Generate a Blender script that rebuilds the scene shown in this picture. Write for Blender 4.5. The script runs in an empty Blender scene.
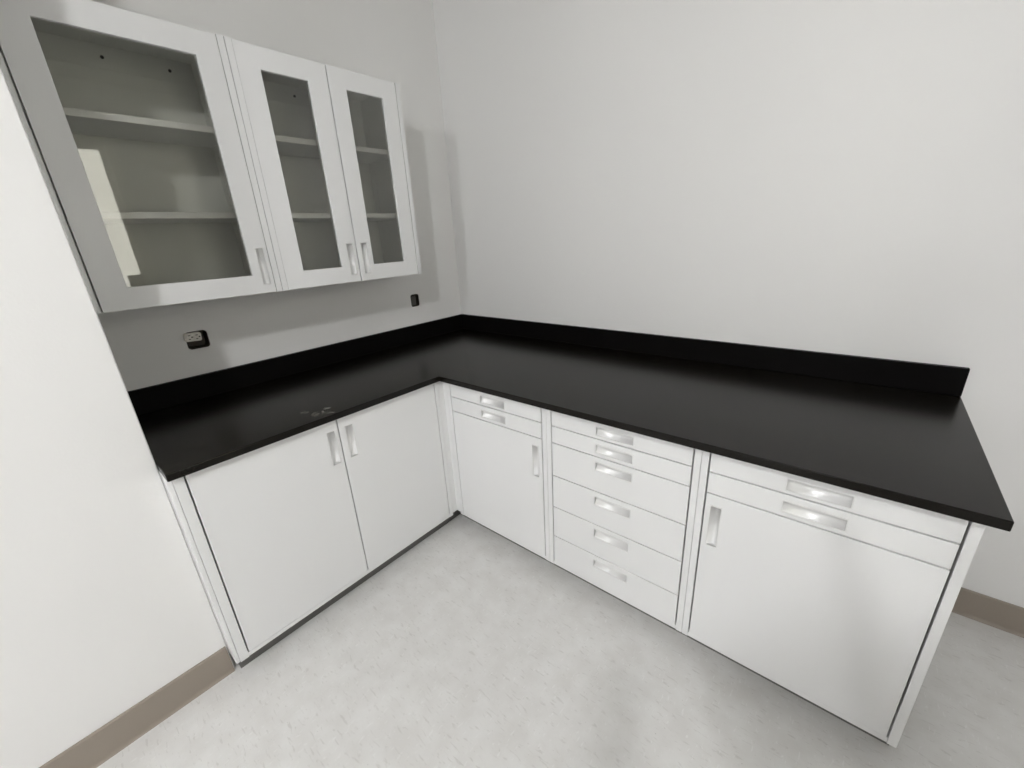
import bpy, bmesh, math
from mathutils import Vector, Matrix
PI = math.pi
C = bpy.context.scene.collection

# ------------------------------------------------------------------ measures
D, DR = .6381, .7491            # worktop depth on the left and the right run
DF, DFR = .6151, .7150          # planes of the door fronts
ZT, TK = .7792, .0221           # worktop height and thickness
ZB = .070                       # underside of the base cabinets
BSH, BST = .0893, .0187         # backsplash
XR = 2.2257
XW, YW = .5448, -1.676          # outer corner of the wall beside the alcove
U, ZU0, ZU1 = 0.285, 1.1678, 1.9418
XE, YE, ZC = 3.45, -5.80, 2.60  # far side of the room, ceiling

# ------------------------------------------------------------------ materials
def mat(name, col, rough=.5, metal=0., bump=None, spec=.5):
    m = bpy.data.materials.new(name); m.use_nodes = True
    nt = m.node_tree; b = nt.nodes['Principled BSDF']
    b.inputs['Base Color'].default_value = (*col, 1)
    b.inputs['Roughness'].default_value = rough
    b.inputs['Metallic'].default_value = metal
    b.inputs['Specular IOR Level'].default_value = spec
    if bump:
        sc, st, dist = bump
        tc = nt.nodes.new('ShaderNodeTexCoord'); n = nt.nodes.new('ShaderNodeTexNoise')
        n.inputs['Scale'].default_value = sc; n.inputs['Detail'].default_value = 4
        bp = nt.nodes.new('ShaderNodeBump'); bp.inputs['Strength'].default_value = st
        bp.inputs['Distance'].default_value = dist
        nt.links.new(tc.outputs['Object'], n.inputs['Vector'])
        nt.links.new(n.outputs['Fac'], bp.inputs['Height'])
        nt.links.new(bp.outputs['Normal'], b.inputs['Normal'])
    return m

M = {}
M['wall'] = mat('wall_paint', (.80, .796, .785), .62, bump=(160, .12, .0015), spec=.35)
M['ceiling'] = mat('ceiling_paint', (.55, .55, .54), .8)
M['wall_far'] = mat('grey_wall_paint', (.50, .49, .47), .7)
M['cab'] = mat('powder_coated_steel', (.78, .782, .782), .36, bump=(420, .05, .0004), spec=.4)
M['cab_in'] = mat('cabinet_paint_shaded', (.70, .71, .68), .5)  # same paint as outside, with the grey-green interior shade mixed in
M['dark'] = mat('dark_hole', (.012, .011, .010), .8)
M['kick'] = mat('toe_kick_steel_shaded', (.13, .128, .12), .7)  # light painted steel; the shadow under the cabinets is put into this colour
M['base'] = mat('taupe_vinyl_base', (.285, .245, .205), .48, bump=(60, .1, .001))
M['pull'] = mat('satin_silver_pull', (.76, .76, .755), .40, metal=.2)
M['galv'] = mat('galvanised_steel', (.35, .34, .31), .5, metal=.7)
M['box'] = mat('box_steel_shaded', (.055, .047, .036), .6, metal=.3)  # galvanised steel darkened, so the shade inside the recess is in the colour
M['device'] = mat('ivory_device_plastic', (.70, .68, .63), .45)
M['brass'] = mat('screw_metal', (.55, .52, .45), .35, metal=.9)
M['door'] = mat('painted_door', (.70, .68, .60), .45)

def countertop_mat():
    m = mat('black_epoxy_resin', (.0055, .0043, .0030), .24, spec=.22)
    nt = m.node_tree; b = nt.nodes['Principled BSDF']
    tc = nt.nodes.new('ShaderNodeTexCoord')
    n = nt.nodes.new('ShaderNodeTexNoise'); n.inputs['Scale'].default_value = 3.2; n.inputs['Detail'].default_value = 6
    nt.links.new(tc.outputs['Object'], n.inputs['Vector'])
    mr = nt.nodes.new('ShaderNodeMapRange'); mr.inputs['To Min'].default_value = .21; mr.inputs['To Max'].default_value = .27
    nt.links.new(n.outputs['Fac'], mr.inputs['Value']); nt.links.new(mr.outputs['Result'], b.inputs['Roughness'])
    # dried smears left on the surface, each with a place and shape of its own
    prev = None
    for (x, y, r, s) in STAINS:
        sub = nt.nodes.new('ShaderNodeVectorMath'); sub.operation = 'DISTANCE'
        sub.inputs[1].default_value = (x, y, ZT)
        nt.links.new(tc.outputs['Object'], sub.inputs[0])
        f = nt.nodes.new('ShaderNodeMapRange'); f.inputs['From Min'].default_value = r; f.inputs['From Max'].default_value = r*.35
        f.inputs['To Max'].default_value = s
        nt.links.new(sub.outputs['Value'], f.inputs['Value'])
        if prev is None: prev = f.outputs['Result']
        else:
            a = nt.nodes.new('ShaderNodeMath'); a.operation = 'MAXIMUM'
            nt.links.new(prev, a.inputs[0]); nt.links.new(f.outputs['Result'], a.inputs[1]); prev = a.outputs[0]
    n2 = nt.nodes.new('ShaderNodeTexNoise'); n2.inputs['Scale'].default_value = 55; n2.inputs['Detail'].default_value = 5
    n2.inputs['Distortion'].default_value = 2.0
    nt.links.new(tc.outputs['Object'], n2.inputs['Vector'])
    cr = nt.nodes.new('ShaderNodeMapRange'); cr.inputs['From Min'].default_value = .46; cr.inputs['From Max'].default_value = .60
    nt.links.new(n2.outputs['Fac'], cr.inputs['Value'])
    mu = nt.nodes.new('ShaderNodeMath'); mu.operation = 'MULTIPLY'
    nt.links.new(prev, mu.inputs[0]); nt.links.new(cr.outputs['Result'], mu.inputs[1])
    mx = nt.nodes.new('ShaderNodeMix'); mx.data_type = 'RGBA'
    mx.inputs['A'].default_value = (.0055, .0043, .0030, 1); mx.inputs['B'].default_value = (.13, .125, .11, 1)
    nt.links.new(mu.outputs[0], mx.inputs['Factor']); nt.links.new(mx.outputs['Result'], b.inputs['Base Color'])
    return m
STAINS = [(.585, -1.240, .035, .9), (.530, -1.262, .020, .7), (.560, -1.200, .022, .7), (.615, -1.215, .022, .7), (.60, -1.62, .05, .15), (.620, -.364, .014, 1.0), (.610, -.378, .010, .8)]
M['top'] = countertop_mat()
M['splash'] = mat('black_epoxy_splash', (.0045, .004, .004), .36, spec=.05)

def floor_mat():
    m = mat('white_vinyl_floor', (.7, .7, .68), .42, spec=.4)
    nt = m.node_tree; b = nt.nodes['Principled BSDF']; L = nt.links
    tc = nt.nodes.new('ShaderNodeTexCoord')
    def noise(scale, stretch, rot, detail, dist=0):
        mp = nt.nodes.new('ShaderNodeMapping'); mp.inputs['Scale'].default_value = stretch
        mp.inputs['Rotation'].default_value = (0, 0, rot)
        n = nt.nodes.new('ShaderNodeTexNoise'); n.inputs['Scale'].default_value = scale
        n.inputs['Detail'].default_value = detail; n.inputs['Distortion'].default_value = dist
        L.new(tc.outputs['Object'], mp.inputs['Vector']); L.new(mp.outputs['Vector'], n.inputs['Vector'])
        return n.outputs['Fac']
    def rng(s, a, c, lo, hi):
        r = nt.nodes.new('ShaderNodeMapRange'); r.inputs['From Min'].default_value = a; r.inputs['From Max'].default_value = c
        r.inputs['To Min'].default_value = lo; r.inputs['To Max'].default_value = hi; L.new(s, r.inputs['Value']); return r.outputs['Result']
    def mixc(fac, A, B):
        x = nt.nodes.new('ShaderNodeMix'); x.data_type = 'RGBA'
        L.new(fac, x.inputs['Factor'])
        for k, v in (('A', A), ('B', B)):
            if isinstance(v, tuple): x.inputs[k].default_value = (*v, 1)
            else: L.new(v, x.inputs[k])
        return x.outputs['Result']
    c = mixc(rng(noise(14, (1, 1, 1), 0, 5), .35, .68, 0, 1), (.665, .655, .635), (.725, .72, .705))
    c = mixc(rng(noise(34, (1, 4.2, 1), .7, 4, .6), .60, .68, 0, .45), c, (.50, .485, .46))      # long grey chips
    c = mixc(rng(noise(42, (3.6, 1, 1), .35, 4, .5), .62, .70, 0, .55), c, (.80, .80, .79))       # long pale chips
    c = mixc(rng(noise(150, (1, 1.8, 1), 0, 2), .72, .78, 0, .8), c, (.28, .26, .235))            # small dark specks
    L.new(c, b.inputs['Base Color'])
    r = rng(noise(6, (1, 1, 1), 0, 3), .3, .7, .36, .5); L.new(r, b.inputs['Roughness'])
    return m
M['floor'] = floor_mat()

def glass_mat():
    m = bpy.data.materials.new('clear_pane'); m.use_nodes = True; nt = m.node_tree; nt.nodes.clear()
    o = nt.nodes.new('ShaderNodeOutputMaterial'); t = nt.nodes.new('ShaderNodeBsdfTransparent')
    t.inputs['Color'].default_value = (.935, .935, .915, 1)
    g = nt.nodes.new('ShaderNodeBsdfGlossy'); g.inputs['Roughness'].default_value = .02
    g.inputs['Color'].default_value = (.95, .95, .95, 1)
    f = nt.nodes.new('ShaderNodeFresnel'); f.inputs['IOR'].default_value = 1.5
    x = nt.nodes.new('ShaderNodeMixShader')
    nt.links.new(f.outputs[0], x.inputs[0]); nt.links.new(t.outputs[0], x.inputs[1]); nt.links.new(g.outputs[0], x.inputs[2])
    nt.links.new(x.outputs[0], o.inputs[0]); return m
M['glass'] = glass_mat()

def emit(name, col, st):
    m = bpy.data.materials.new(name); m.use_nodes = True; nt = m.node_tree; nt.nodes.clear()
    o = nt.nodes.new('ShaderNodeOutputMaterial'); e = nt.nodes.new('ShaderNodeEmission')
    e.inputs[0].default_value = (*col, 1); e.inputs[1].default_value = st
    nt.links.new(e.outputs[0], o.inputs[0]); return m

# ------------------------------------------------------------------ mesh helpers
def box(bm, x0, x1, y0, y1, z0, z1, mi=0):
    v = [bm.verts.new((x, y, z)) for x in (x0, x1) for y in (y0, y1) for z in (z0, z1)]
    for f in ((0, 1, 3, 2), (4, 6, 7, 5), (0, 4, 5, 1), (2, 3, 7, 6), (0, 2, 6, 4), (1, 5, 7, 3)):
        bm.faces.new([v[i] for i in f]).material_index = mi
def rrect(x0, x1, z0, z1, r=0, n=5):
    if r <= 0: return [(x0, z0), (x1, z0), (x1, z1), (x0, z1)]
    p = []
    for cx, cz, a in ((x1-r, z0+r, -90), (x1-r, z1-r, 0), (x0+r, z1-r, 90), (x0+r, z0+r, 180)):
        for k in range(n+1):
            t = math.radians(a + 90*k/n); p.append((cx+r*math.cos(t), cz+r*math.sin(t)))
    return p
def plate(bm, outer, holes, y0, y1, axis='y'):
    """a plate in the x-z plane from y0 to y1, with holes cut through it"""
    loops = [outer]+holes; edges = []; fr = []
    for lp in loops:
        vs = [bm.verts.new((a, y0, b)) for a, b in lp]; fr.append(vs)
        edges += [bm.edges.new((vs[i], vs[(i+1) % len(vs)])) for i in range(len(vs))]
    g = bmesh.ops.triangle_fill(bm, use_beauty=True, use_dissolve=False, edges=edges)
    faces = [f for f in g['geom'] if isinstance(f, bmesh.types.BMFace)]
    mp = {}
    for vs in fr:
        for v in vs: mp[v] = bm.verts.new((v.co.x, y1, v.co.z))
    for f in faces: bm.faces.new([mp[v] for v in reversed(f.verts)])
    for vs in fr:
        for i in range(len(vs)):
            a, b = vs[i], vs[(i+1) % len(vs)]; bm.faces.new((a, b, mp[b], mp[a]))
def cyl(bm, c, axis, r, h, n=16, mi=0):
    """disc of thickness h centred at c along axis"""
    ax = Vector(axis).normalized(); u = ax.orthogonal().normalized(); w = ax.cross(u)
    c = Vector(c); a = [bm.verts.new(c-ax*h/2+(u*math.cos(2*PI*k/n)+w*math.sin(2*PI*k/n))*r) for k in range(n)]
    b = [bm.verts.new(v.co+ax*h) for v in a]
    fs = [bm.faces.new(a[::-1]), bm.faces.new(b)]
    for k in range(n): fs.append(bm.faces.new((a[k], a[(k+1) % n], b[(k+1) % n], b[k])))
    for f in fs: f.material_index = mi
def obj(name, bm, mats, parent=None, bevel=0, smooth=False, loc=None):
    bmesh.ops.recalc_face_normals(bm, faces=bm.faces[:])
    me = bpy.data.meshes.new(name); bm.to_mesh(me); bm.free()
    for m in (mats if isinstance(mats, (list, tuple)) else [mats]): me.materials.append(m)
    o = bpy.data.objects.new(name, me); C.objects.link(o)
    if parent: o.parent = parent
    if loc: o.location = loc
    if smooth:
        for p in me.polygons: p.use_smooth = True
    if bevel:
        b = o.modifiers.new('bevel', 'BEVEL'); b.width = bevel; b.segments = 2; b.limit_method = 'ANGLE'; b.angle_limit = .6
    return o
def tag(o, label, cat, group=None):
    o['label'] = label; o['category'] = cat
    if group: o['group'] = group
    return o
def thing(name, label, cat, loc, rz=0, group=None):
    o = bpy.data.objects.new(name, None); C.objects.link(o); o.empty_display_size = .05
    o.location = loc; o.rotation_euler = (0, 0, rz); return tag(o, label, cat, group)
def struct(name, bm, m, parent=None, bevel=0):
    o = obj(name, bm, m, parent, bevel)
    if not parent: o['kind'] = 'structure'
    return o
def nb(): return bmesh.new()

# ------------------------------------------------------------------ the room
bm = nb(); box(bm, -.15, XE+.15, YE-.15, .15, -.10, 0); struct('floor', bm, M['floor'])
bm = nb(); box(bm, -.15, XE+.15, YE-.15, .15, ZC, ZC+.10); struct('ceiling', bm, M['ceiling'])
bm = nb(); box(bm, -.12, XE+.12, 0, .12, 0, ZC); struct('wall_back', bm, M['wall'])
# left wall with the two cut-outs for the electrical boxes; modelled in a local frame, x runs along the wall
OUT = [(-1.4215, -1.3485, .968, 1.036), (-.3735, -.3175, .9685, 1.0375)]
bm = nb()
plate(bm, rrect(YW, 0, 0, ZC), [rrect(a, b, c, d, .012) for a, b, c, d in OUT], 0, .12)
w = struct('wall_left', bm, M['wall']); w.rotation_euler = (0, 0, PI/2)
# the wall that closes the alcove and runs on towards the camera
bm = nb(); box(bm, -.12, XW, YE, YW, 0, ZC); struct('wall_left_front', bm, M['wall'], bevel=.003)
bm = nb(); box(bm, -.12, XE+.12, YE-.12, YE, 0, ZC); struct('wall_front', bm, M['wall_far'])
# right-hand wall with the opening of a glazed door
DY0, DY1, DZ = -1.90, -.968, 2.185
bm = nb(); plate(bm, rrect(YE, 0, 0, ZC), [rrect(DY0, DY1, .004, DZ)], -.12, 0)
w = struct('wall_right', bm, M['wall_far']); w.rotation_euler = (0, 0, PI/2); w.location = (XE, 0, 0)

def baseboard(name, pts, h=.104, t=.006):
    """rubber cove base: profile swept along the floor line; the room is to the left of the path"""
    prof = [(0, 0), (.012, 0), (.0095, .0025), (.0075, .006), (t, .012), (t, h-.004), (t-.002, h), (0, h)]
    bm = nb(); n = len(pts); rings = []
    for i, p in enumerate(pts):
        P = Vector(p)
        d0 = (P-Vector(pts[i-1])).normalized() if i else None
        d1 = (Vector(pts[i+1])-P).normalized() if i < n-1 else None
        n0 = Vector((-d0.y, d0.x)) if d0 else None; n1 = Vector((-d1.y, d1.x)) if d1 else None
        if n0 and n1: m = (n0+n1); m = m/(m.dot(n0))
        else: m = n0 or n1
        rings.append([bm.verts.new((P.x+m.x*a, P.y+m.y*a, b)) for a, b in prof])
    for a, b in zip(rings, rings[1:]):
        for k in range(len(prof)):
            j = (k+1) % len(prof); bm.faces.new((a[k], a[j], b[j], b[k]))
    bm.faces.new(rings[0]); bm.faces.new(rings[-1][::-1])
    o = struct(name, bm, M['base'])
    return o
R_ = .010
arc = [(XW-R_+R_*math.cos(t), YW-R_+R_*math.sin(t)) for t in [math.radians(a) for a in (0, 30, 60, 90)]]
def bb_left():
    return baseboard('baseboard_left', [(XW, YE), (XW, YW-.004)][::-1])
bb_left()
baseboard('baseboard_back', [(XE, 0), (2.23, 0)][::-1][::-1])
baseboard('baseboard_right', [(XE, DY0-.06), (XE, YE)][::-1])

# glazed door on the right, seen only as a reflection in the cabinet glass
dr = bpy.data.objects.new('door_1', None); C.objects.link(dr); dr['kind'] = 'structure'
dr.location = (XE, 0, 0); dr.rotation_euler = (0, 0, PI/2)
bm = nb(); plate(bm, rrect(DY0-.05, DY1+.05, 0, DZ+.05), [rrect(DY0+.015, DY1-.015, .003, DZ-.015)], -.10, .012)
obj('door_frame', bm, M['door'], dr, .002)
leaf_y0, leaf_y1 = DY0+.02, DY1-.02
bm = nb(); plate(bm, rrect(leaf_y0, leaf_y1, .006, DZ-.02), [rrect(leaf_y1-.36, leaf_y1-.035, 1.0, DZ-.055)], -.055, -.012)
leaf = obj('door_leaf', bm, M['door'], dr, .002)
bm = nb(); box(bm, leaf_y1-.3598, leaf_y1-.0352, -.037, -.031, 1.0002, DZ-.0552); obj('pane', bm, M['glass'], leaf)
bm = nb(); box(bm, leaf_y1-.13, leaf_y1-.03, -.030, .004, 1.06, 1.17); box(bm, leaf_y1-.115, leaf_y1-.09, .004, .03, 1.08, 1.15)
obj('door_handle', bm, M['galv'], leaf, .002)

# ------------------------------------------------------------------ recessed pulls and fronts
def pull(parent, x0, x1, z0, z1, deep=.011):
    """rectangular flush pull: thin rim and a finger scoop; long side may be x or z"""
    bm = nb(); r = .0022
    plate(bm, rrect(x0-.0005, x1+.0005, z0-.0005, z1+.0005), [rrect(x0+r, x1-r, z0+r, z1-r)], -.0010, .003)
    # scoop: rows along the short side, asymmetrical hollow, closed at both ends
    N = 12; hor = (x1-x0) > (z1-z0)
    xa, xb, za, zb = x0+r, x1-r, z0+r, z1-r
    prev = None; rows = []
    for k in range(N+1):
        t = k/N; s = math.sin(PI*t**1.35)**.75 * deep if 0 < t < 1 else 0
        if hor: row = [(xa, za+(zb-za)*t), (xb, za+(zb-za)*t)]
        else:   row = [(xa+(xb-xa)*t, za), (xa+(xb-xa)*t, zb)]
        rows.append([bm.verts.new((a, s+.001, b)) for a, b in row])
    for a, b in zip(rows, rows[1:]): f = bm.faces.new((a[0], a[1], b[1], b[0])); f.smooth = True
    for e in (0, 1): bm.faces.new([r_[e] for r_ in rows])
    # back shell so that the cup has thickness
    box(bm, x0+.0002, x1-.0002, deep+.002, deep+.0035, z0+.0002, z1-.0002)
    o = obj('handle', bm, M['pull'], parent)
    return o
def front(name, parent, x0, x1, z0, z1, hole=None, th=.019, glass=None):
    bm = nb(); holes = []
    if hole: holes.append(rrect(*hole))
    if glass: holes.append(rrect(*glass))
    plate(bm, rrect(x0, x1, z0, z1), holes, 0, th)
    f = obj(name, bm, M['cab'], parent, .0012)
    if hole: pull(f, *hole)
    if glass:
        a, b, c, d = glass
        bm = nb(); plate(bm, rrect(a-.004, b+.004, c-.004, d+.004), [], .0085, .0125)
        # the pane sits in a groove: cut back to the sight line so nothing overlaps the stiles
        for v in bm.verts:
            v.co.x = min(max(v.co.x, a+.0002), b-.0002); v.co.z = min(max(v.co.z, c+.0002), d-.0002)
        obj('glass_pane', bm, M['glass'], f)
    return f

SP = .0185     # side panel edge seen from the front
G = .0042      # gap round the fronts
def base_cabinet(label, loc, rz, W, depth, fronts, toe=.057, scribe=0, left=SP):
    t = thing('base_cabinet', label, 'cabinet', loc, rz)
    bm = nb(); zt = ZT-TK-.0008
    box(bm, 0, left, 0, depth, ZB, zt); box(bm, W-SP, W, 0, depth, ZB, zt)
    box(bm, left, W-SP, depth-.012, depth, ZB, zt)
    box(bm, left, W-SP, .0022, depth-.012, ZB, ZB+.0165)
    box(bm, left, W-SP, .024, .10, zt-.02, zt)
    obj('body', bm, M['cab'], t, .0012)
    if scribe:
        bm = nb(); box(bm, -scribe, -.0008, .004, .10, ZB, zt); obj('scribe_strip', bm, M['cab'], t, .001)
    bm = nb(); box(bm, .0, W, toe, toe+.012, .0005, ZB); box(bm, 0, .015, toe+.012, depth, .0005, ZB); box(bm, W-.015, W, toe+.012, depth, .0005, ZB)
    obj('toe_kick', bm, M['kick'], t)
    for kind, x0, x1, z0, z1, hole in fronts: front(kind, t, x0, x1, z0, z1, hole)
    return t
ztop = ZT-TK-.006
zlev = [.682, .6165]
# --- right run
def right_fronts(X0, W, ph, door=None, levels=None):
    """ph: x-range of the drawer pulls (world), door: pull rectangle, levels: gap heights"""
    fs = []; a, b = SP+G, W-SP-G; g = .0019
    zs = [ztop]+levels
    hz = [(.6925, .7265), (.6295, .6630), (.5640, .5965), (.4270, .4625), (.2905, .3285), (.1585, .1915)]
    for i in range(len(zs)-1 if door else len(zs)):
        lo = zs[i+1]+g if i+1 < len(zs) else ZB+.0185
        fs.append(('drawer', a, b, lo, zs[i]-g, (ph[0]-X0, ph[1]-X0, *hz[i])))
    if door: fs.append(('door', a, b, ZB+.0185, zs[-1]-g, (door[0]-X0, door[1]-X0, door[2], door[3])))
    return fs
X1, X2, X3, X4 = .638, 1.1597, 1.6806, 2.2035
base_cabinet('white steel base cabinet with two drawers over one door, nearest the inner corner',
    (X1+.0004, -DFR, 0), 0, X2-X1-.0008, DFR-.002, right_fronts(X1, X2-X1-.0008, (.836, .9655), (1.0910, 1.1220, .448, .582), zlev))
base_cabinet('white steel base cabinet made of six drawers, between the two door cabinets',
    (X2+.0004, -DFR, 0), 0, X3-X2-.0008, DFR-.002, right_fronts(X2, X3-X2-.0008, (1.3545, 1.4855), None, zlev+[.4825, .3465, .2122]))
base_cabinet('white steel base cabinet with two drawers over one door, at the worktop free end',
    (X3+.0004, -DFR, 0), 0, X4-X3-.0004, DFR-.002, right_fronts(X3, X4-X3-.0004, (1.8775, 2.0070), (1.7165, 1.7475, .446, .581), zlev))
# --- left run (local x = world y)
Y0, Y1 = -1.6640, -.7420
Wl = Y1-Y0; mid = -1.199-Y0; g = .0019
base_cabinet('wide white steel base cabinet with two tall doors beside the projecting wall',
    (DF, Y0, 0), PI/2, Wl, DF-.002,
    [('door', .0295, mid-g, ZB+.0185, ztop, (-1.2435-Y0, -1.2125-Y0, .586, .714)),
     ('door', mid+g, Wl-SP-G, ZB+.0185, ztop, (-1.1755-Y0, -1.1445-Y0, .586, .714))], scribe=.0112, toe=.050, left=.0255)
# corner filler, an L of folded steel
bm = nb(); zt = ZT-TK-.0008; e = .0008
p = [(DF, Y1+e), (DF, -DFR), (X1-e+.0004, -DFR), (X1-e+.0004, -DFR+.016), (DF-.016, -DFR+.016), (DF-.016, Y1+e)]
vs = [bm.verts.new((x, y, ZB+.012)) for x, y in p]; f = bm.faces.new(vs)
ex = bmesh.ops.extrude_face_region(bm, geom=[f])
for v in ex['geom']:
    if isinstance(v, bmesh.types.BMVert): v.co.z = zt
t = tag(obj('corner_filler', bm, M['cab'], None, .0012), 'narrow white corner filler strip joining the two runs of base cabinets', 'filler strip')
bm = nb(); box(bm, DF-.062, DF-.052, Y1+.001, -DFR+.067, .0005, ZB+.012); box(bm, DF-.052, X1-.001, -DFR+.057, -DFR+.067, .0005, ZB+.012)
obj('toe_kick', bm, M['kick'], t)

# ------------------------------------------------------------------ worktop
top = thing('countertop', 'black L-shaped worktop running along both walls over the base cabinets', 'countertop', (0, 0, ZT))
bm = nb(); e = .0006
p = [(e, -e), (XR, -e), (XR, -DR), (D, -DR), (D, YW+.001), (e, YW+.001)]
vs = [bm.verts.new((x, y, -TK)) for x, y in p]; f = bm.faces.new(vs)
ex = bmesh.ops.extrude_face_region(bm, geom=[f])
for v in ex['geom']:
    if isinstance(v, bmesh.types.BMVert): v.co.z = 0
# object coordinates of the slab are shifted so the stains keep their place in the room
for v in bm.verts: v.co.z += ZT
s = obj('slab', bm, M['top'], top, .0022, loc=(0, 0, -ZT))
bm = nb(); box(bm, e, XR, -BST, -e, .0004, BSH); obj('backsplash', bm, M['splash'], top, .0015)
bm = nb(); box(bm, e, BST, YW+.001, -BST-.0006, .0004, BSH); obj('backsplash', bm, M['splash'], top, .0015)

# ------------------------------------------------------------------ wall cabinets (local x = world y)
def wall_cabinet(label, y0, y1, doors, screws):
    W = y1-y0; H = ZU1-ZU0; dp = U-.002
    t = thing('wall_cabinet', label, 'cabinet', (U, y0, ZU0), PI/2, )
    bm = nb(); z0, z1 = 0, H
    box(bm, 0, SP, 0, dp, z0, z1); box(bm, W-SP, W, 0, dp, z0, z1)
    box(bm, SP, W-SP, .022, dp, z0, z0+.018); box(bm, SP, W-SP, .022, dp, z1-.010, z1)
    box(bm, SP, W-SP, dp-.010, dp, z0+.018, z1-.010)
    box(bm, SP, W-SP, dp-.0115, dp-.010, z1-.075, z1-.010)       # hanging rail
    for sx, nx in ((SP, 1), (W-SP, -1)):                       # shelf pin holes, in groups
        for yy in (.060, dp-.045):
            for zc in (.125, .170, .215, .305, .345, .385, .425, .465, .610, .650):
                for k in (-1, 1):
                    cyl(bm, (sx+nx*.0002, yy+k*.002, zc+k*.007), (1, 0, 0), .0019, .0004, 8, 1)
    b_ = obj('body', bm, [M['cab_in'], M['dark']], t)
    # outer skin: the same steel, painted
    bm = nb(); box(bm, -.0008, 0, 0, dp, z0, z1); box(bm, W, W+.0008, 0, dp, z0, z1)
    box(bm, -.0008, SP, -.0006, 0, z0, z1); box(bm, W-SP, W+.0008, -.0006, 0, z0, z1)
    box(bm, SP, W-SP, .022, dp, z0-.0006, z0)
    obj('side_panel', bm, M['cab'], t)
    for zs in (1.6953-ZU0, 1.4402-ZU0):
        bm = nb(); box(bm, SP+.0015, W-SP-.0015, .040, dp-.012, zs-.019, zs); obj('shelf', bm, M['cab'], t, .002)
    for a, b in screws:
        bm = nb(); cyl(bm, (a-y0, dp-.0128, b-ZU0), (0, 1, 0), .0048, .0024, 12); obj('screw', bm, M['dark'], t)
    for (a, b, ga, gb, h) in doors:
        front('door', t, a-y0, b-y0, .001, H-.001, (h[0]-y0, h[1]-y0, 1.1968-ZU0, 1.3233-ZU0), glass=(ga-y0, gb-y0, 1.2323-ZU0, 1.8742-ZU0), th=.020)
    return t
wall_cabinet('white wall cabinet with a single wide glass door, beside the projecting wall', -1.664, -1.1465-.001,
    [(-1.6414, -1.1675, -1.5715, -1.2338, (-1.2066, -1.1789))], [(-1.4047, 1.8985), (-1.2350, 1.8985)])
wall_cabinet('white wall cabinet with a pair of narrow glass doors, nearest the room corner', -1.1449+.001, -0.4989,
    [(-1.1244, -0.8217, -1.054, -0.8957, (-0.8638, -0.833)), (-0.8176, -0.5195, -0.7482, -0.5878, (-0.7996, -0.7677))], [(-.8210, 1.8985), (-.6210, 1.8985)])

# ------------------------------------------------------------------ outlet boxes let into the left wall
def outlet_box(label, o, deep):
    a, b, c, d = o; w_, h_ = b-a, d-c
    t = thing('outlet_box', label, 'electrical box', (0, a, c), PI/2)
    bm = nb(); k = .0012
    plate(bm, rrect(k, w_-k, k, h_-k, .011), [rrect(k+.0015, w_-k-.0015, k+.0015, h_-k-.0015, .0095)], -.0004, deep)
    plate(bm, rrect(k, w_-k, k, h_-k, .011), [], deep, deep+.002)
    obj('box', bm, M['box'], t)
    return t, w_, h_
t, w_, h_ = outlet_box('open electrical box with a loose pale receptacle hanging out, under the wide glass door', OUT[0], .055)
# receptacle lying on its side, pulled forward and to the left
bm = nb()
plate(bm, rrect(-.004, .050, .030, .062, .006), [], -.010, .020)
plate(bm, rrect(.001, .0215, .0325, .0595, .010), [], -.013, -.010); plate(bm, rrect(.0245, .045, .0325, .0595, .010), [], -.013, -.010)
r_ = obj('receptacle', bm, M['device'], t, .001)
r_.location = (-.0035, 0, .0045); r_.rotation_euler = (0, math.radians(4), 0)
r_['label'] = 'pale duplex receptacle turned on its side'
for cx in (.0112, .0348):
    for dz, hh in ((.007, .0038), (-.007, .003)):
        bm = nb(); box(bm, cx-hh, cx+hh, -.0136, -.0130, .046+dz-.0014, .046+dz+.0014); obj('slot', bm, M['dark'], r_)
    bm = nb(); cyl(bm, (cx+.008, -.0133, .046), (0, 1, 0), .0026, .0006, 10); obj('slot', bm, M['dark'], r_)
for sx, sz, sr in ((.023, .046, .0028), (-.0015, .0575, .003), (-.0015, .0345, .003)):
    bm = nb(); cyl(bm, (sx, -.0112, sz), (0, 1, 0), sr, .0026, 12); obj('screw', bm, M['brass'], r_)
t, w_, h_ = outlet_box('small dark open electrical box near the room corner above the worktop', OUT[1], .030)
bm = nb(); plate(bm, rrect(.006, .040, .008, .056, .004), [], .008, .012)
cyl(bm, (.022, .007, .018), (0, 1, 0), .003, .003); cyl(bm, (.022, .007, .048), (0, 1, 0), .003, .003)
obj('cover', bm, mat('grey_box_plate', (.10, .095, .085), .6), t)

# ------------------------------------------------------------------ lights in the ceiling
M['lamp'] = emit('lamp_diffuser', (1.0, .985, .95), 1)
def ceiling_lamp(label, x, y, r, power, col=(.985, .99, 1)):
    """surface-mounted round lamp: metal base plate and a shallow drum diffuser"""
    t = thing('ceiling_light', label, 'ceiling light', (x, y, ZC-.001), 0, 'round ceiling lights')
    bm = nb(); cyl(bm, (0, 0, -.0125), (0, 0, 1), r+.015, .025, 32); obj('base_plate', bm, M['door'], t, .002)
    bm = nb(); cyl(bm, (0, 0, -.066), (0, 0, 1), r, .08, 32)
    obj('diffuser', bm, emit('lamp_diffuser', col, power/(PI*r*r+2*PI*r*.08)), t)
LIGHTS = [('round white ceiling light nearest the cabinets', 2.26, -2.84, .065, 8.2),
          ('round white ceiling light in the middle of the room', 1.75, -4.20, .065, 8.2),
          ('round white ceiling light farthest from the cabinets', 2.34, -5.10, .065, 2.8)]
for a in LIGHTS: ceiling_lamp(*a)

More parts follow.
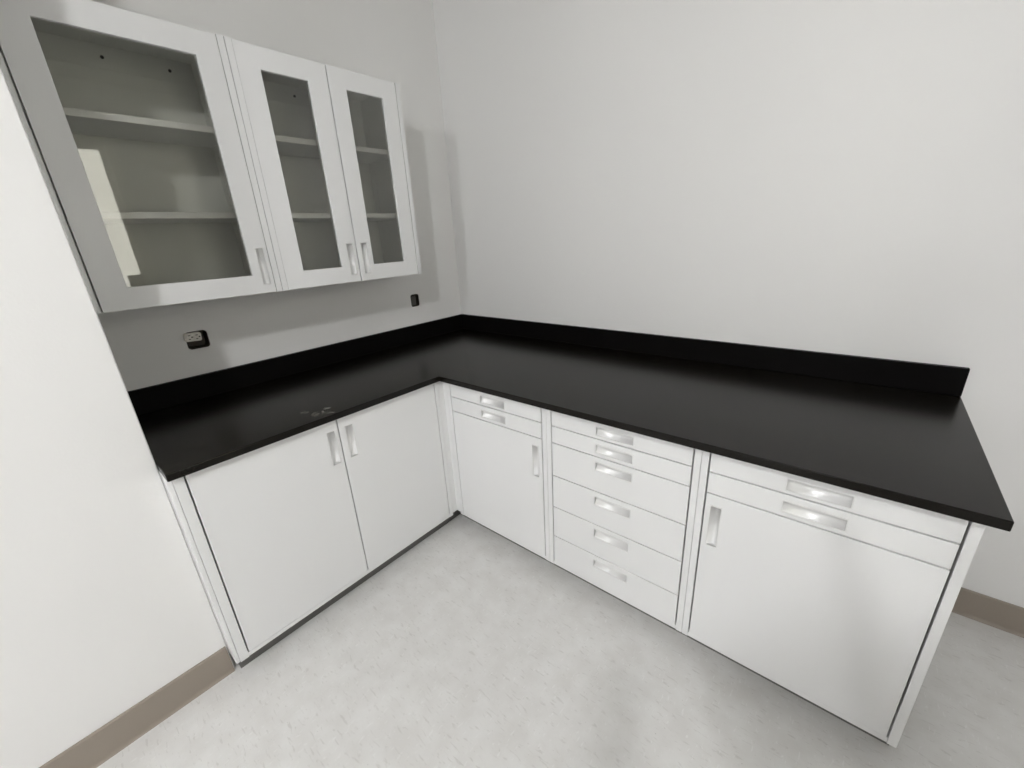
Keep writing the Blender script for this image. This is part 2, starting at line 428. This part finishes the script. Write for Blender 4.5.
# ------------------------------------------------------------------ the person taking the picture, behind the camera
def skin(name, verts, edges, radii, m, parent, sub=2, root=0):
    me = bpy.data.meshes.new(name); me.from_pydata([Vector(v) for v in verts], edges, []); me.materials.append(m)
    o = bpy.data.objects.new(name, me); C.objects.link(o)
    o.modifiers.new('skin', 'SKIN').use_smooth_shade = True
    for i, r in enumerate(radii):
        sv = me.skin_vertices[0].data[i]; sv.radius = (r, r) if not isinstance(r, tuple) else r; sv.use_root = (i == root)
    q = o.modifiers.new('subdivision', 'SUBSURF'); q.levels = q.render_levels = sub
    o.parent = parent; return o
M['skin'] = mat('skin', (.45, .28, .20), .5); M['shirt'] = mat('dark_shirt', (.05, .055, .07), .8)
M['trousers'] = mat('dark_trousers', (.035, .035, .04), .8); M['hair'] = mat('brown_hair', (.03, .02, .014), .6)
per = thing('person', 'standing person in dark clothes holding both hands up behind the camera', 'person', (2.20, -2.10, 0), math.radians(41))
V = [(0,0,.95),(0,-.01,1.10),(0,0,1.28),(0,-.005,1.42),(0,.01,1.50),(0,.02,1.56),(0,.03,1.64),(0,.02,1.71)]
Ed = [(0,1),(1,2),(2,3),(3,4),(4,5),(5,6),(6,7)]
Rr = [(.15,.11),(.145,.11),(.165,.12),(.09,.07),(.058,.058),(.062,.07),(.078,.092),(.06,.07)]
for s in (-1, 1):
    n = len(V)
    V += [(s*.10,0,.88),(s*.12,.01,.50),(s*.12,-.02,.09),(s*.13,.12,.035)]; Rr += [(.10,.10),.062,.042,(.042,.032)]
    Ed += [(0,n),(n,n+1),(n+1,n+2),(n+2,n+3)]
    n = len(V)
    V += [(s*.17,-.01,1.40),(s*.25,.02,1.13),(s*.11,.26,1.20),(s*.085,.31,1.235)]; Rr += [.058,.042,.028,(.034,.018)]
    Ed += [(3,n),(n,n+1),(n+1,n+2),(n+2,n+3)]
    w0 = n+3
    for k, (dx, dz, ln_) in enumerate(((.02,.030,.055),(.008,.038,.065),(-.004,.040,.06),(-.016,.036,.048))):
        n = len(V); V += [(s*(.085+dx), .335, 1.245+dz*.6), (s*(.08+dx*.8)-s*ln_*.4, .350, 1.25+dz)]; Rr += [.009,.008]; Ed += [(w0,n),(n,n+1)]
    n = len(V); V += [(s*.06,.325,1.225),(s*.035,.345,1.238)]; Rr += [.011,.009]; Ed += [(w0,n),(n,n+1)]
skin('body', V, Ed, Rr, M['skin'], per)
skin('hair', [(0,-.015,1.60),(0,-.005,1.70),(0,.05,1.745)], [(0,1),(1,2)], [(.075,.06),(.085,.085),(.06,.04)], M['hair'], per)
skin('shirt', [(0,0,.98),(0,-.01,1.12),(0,0,1.28),(0,-.005,1.41),(-.18,-.01,1.40),(-.245,.015,1.17),(.18,-.01,1.40),(.245,.015,1.17)],
     [(0,1),(1,2),(2,3),(3,4),(4,5),(3,6),(6,7)], [(.17,.13),(.165,.13),(.185,.14),(.11,.09),.075,.058,.075,.058], M['shirt'], per)
skin('trousers', [(0,0,.95),(-.10,0,.86),(-.12,.01,.50),(-.12,-.02,.12),(.10,0,.86),(.12,.01,.50),(.12,-.02,.12)],
     [(0,1),(1,2),(2,3),(0,4),(4,5),(5,6)], [(.165,.125),(.115,.115),.08,.06,(.115,.115),.08,.06], M['trousers'], per)
for s in (-1, 1):
    skin('shoe', [(s*.12,-.06,.045),(s*.125,.05,.045),(s*.13,.16,.035)], [(0,1),(1,2)], [(.042,.042),(.045,.04),(.045,.030)], M['hair'], per)

# daylight behind the glazed door
w = bpy.data.worlds.new('daylight'); bpy.context.scene.world = w; w.use_nodes = True
bg = w.node_tree.nodes['Background']; bg.inputs[0].default_value = (1, .975, .90, 1); bg.inputs[1].default_value = 3.3

# ------------------------------------------------------------------ camera
cam = bpy.data.cameras.new('camera'); co = bpy.data.objects.new('camera', cam); C.objects.link(co)
a, b, c = 2.28508994, .342437703, -.0551062557
fw = Vector((math.cos(b)*math.cos(a), math.cos(b)*math.sin(a), -math.sin(b)))
rt = Vector((math.sin(a), -math.cos(a), 0)); up = rt.cross(fw)
r2 = rt*math.cos(c)+up*math.sin(c); u2 = -rt*math.sin(c)+up*math.cos(c)
mw = Matrix((r2, u2, -fw)).transposed().to_4x4(); mw.translation = Vector((1.94413, -1.79251, 1.3139))
co.matrix_world = mw
cam.sensor_fit = 'HORIZONTAL'; cam.sensor_width = 36; cam.lens = 413.04/1024*36; cam.clip_start = .02
bpy.context.scene.camera = co
vs_ = bpy.context.scene.view_settings
vs_.view_transform = 'Standard'; vs_.look = 'None'; vs_.gamma = 1; vs_.use_curve_mapping = False; vs_.exposure = 1.22
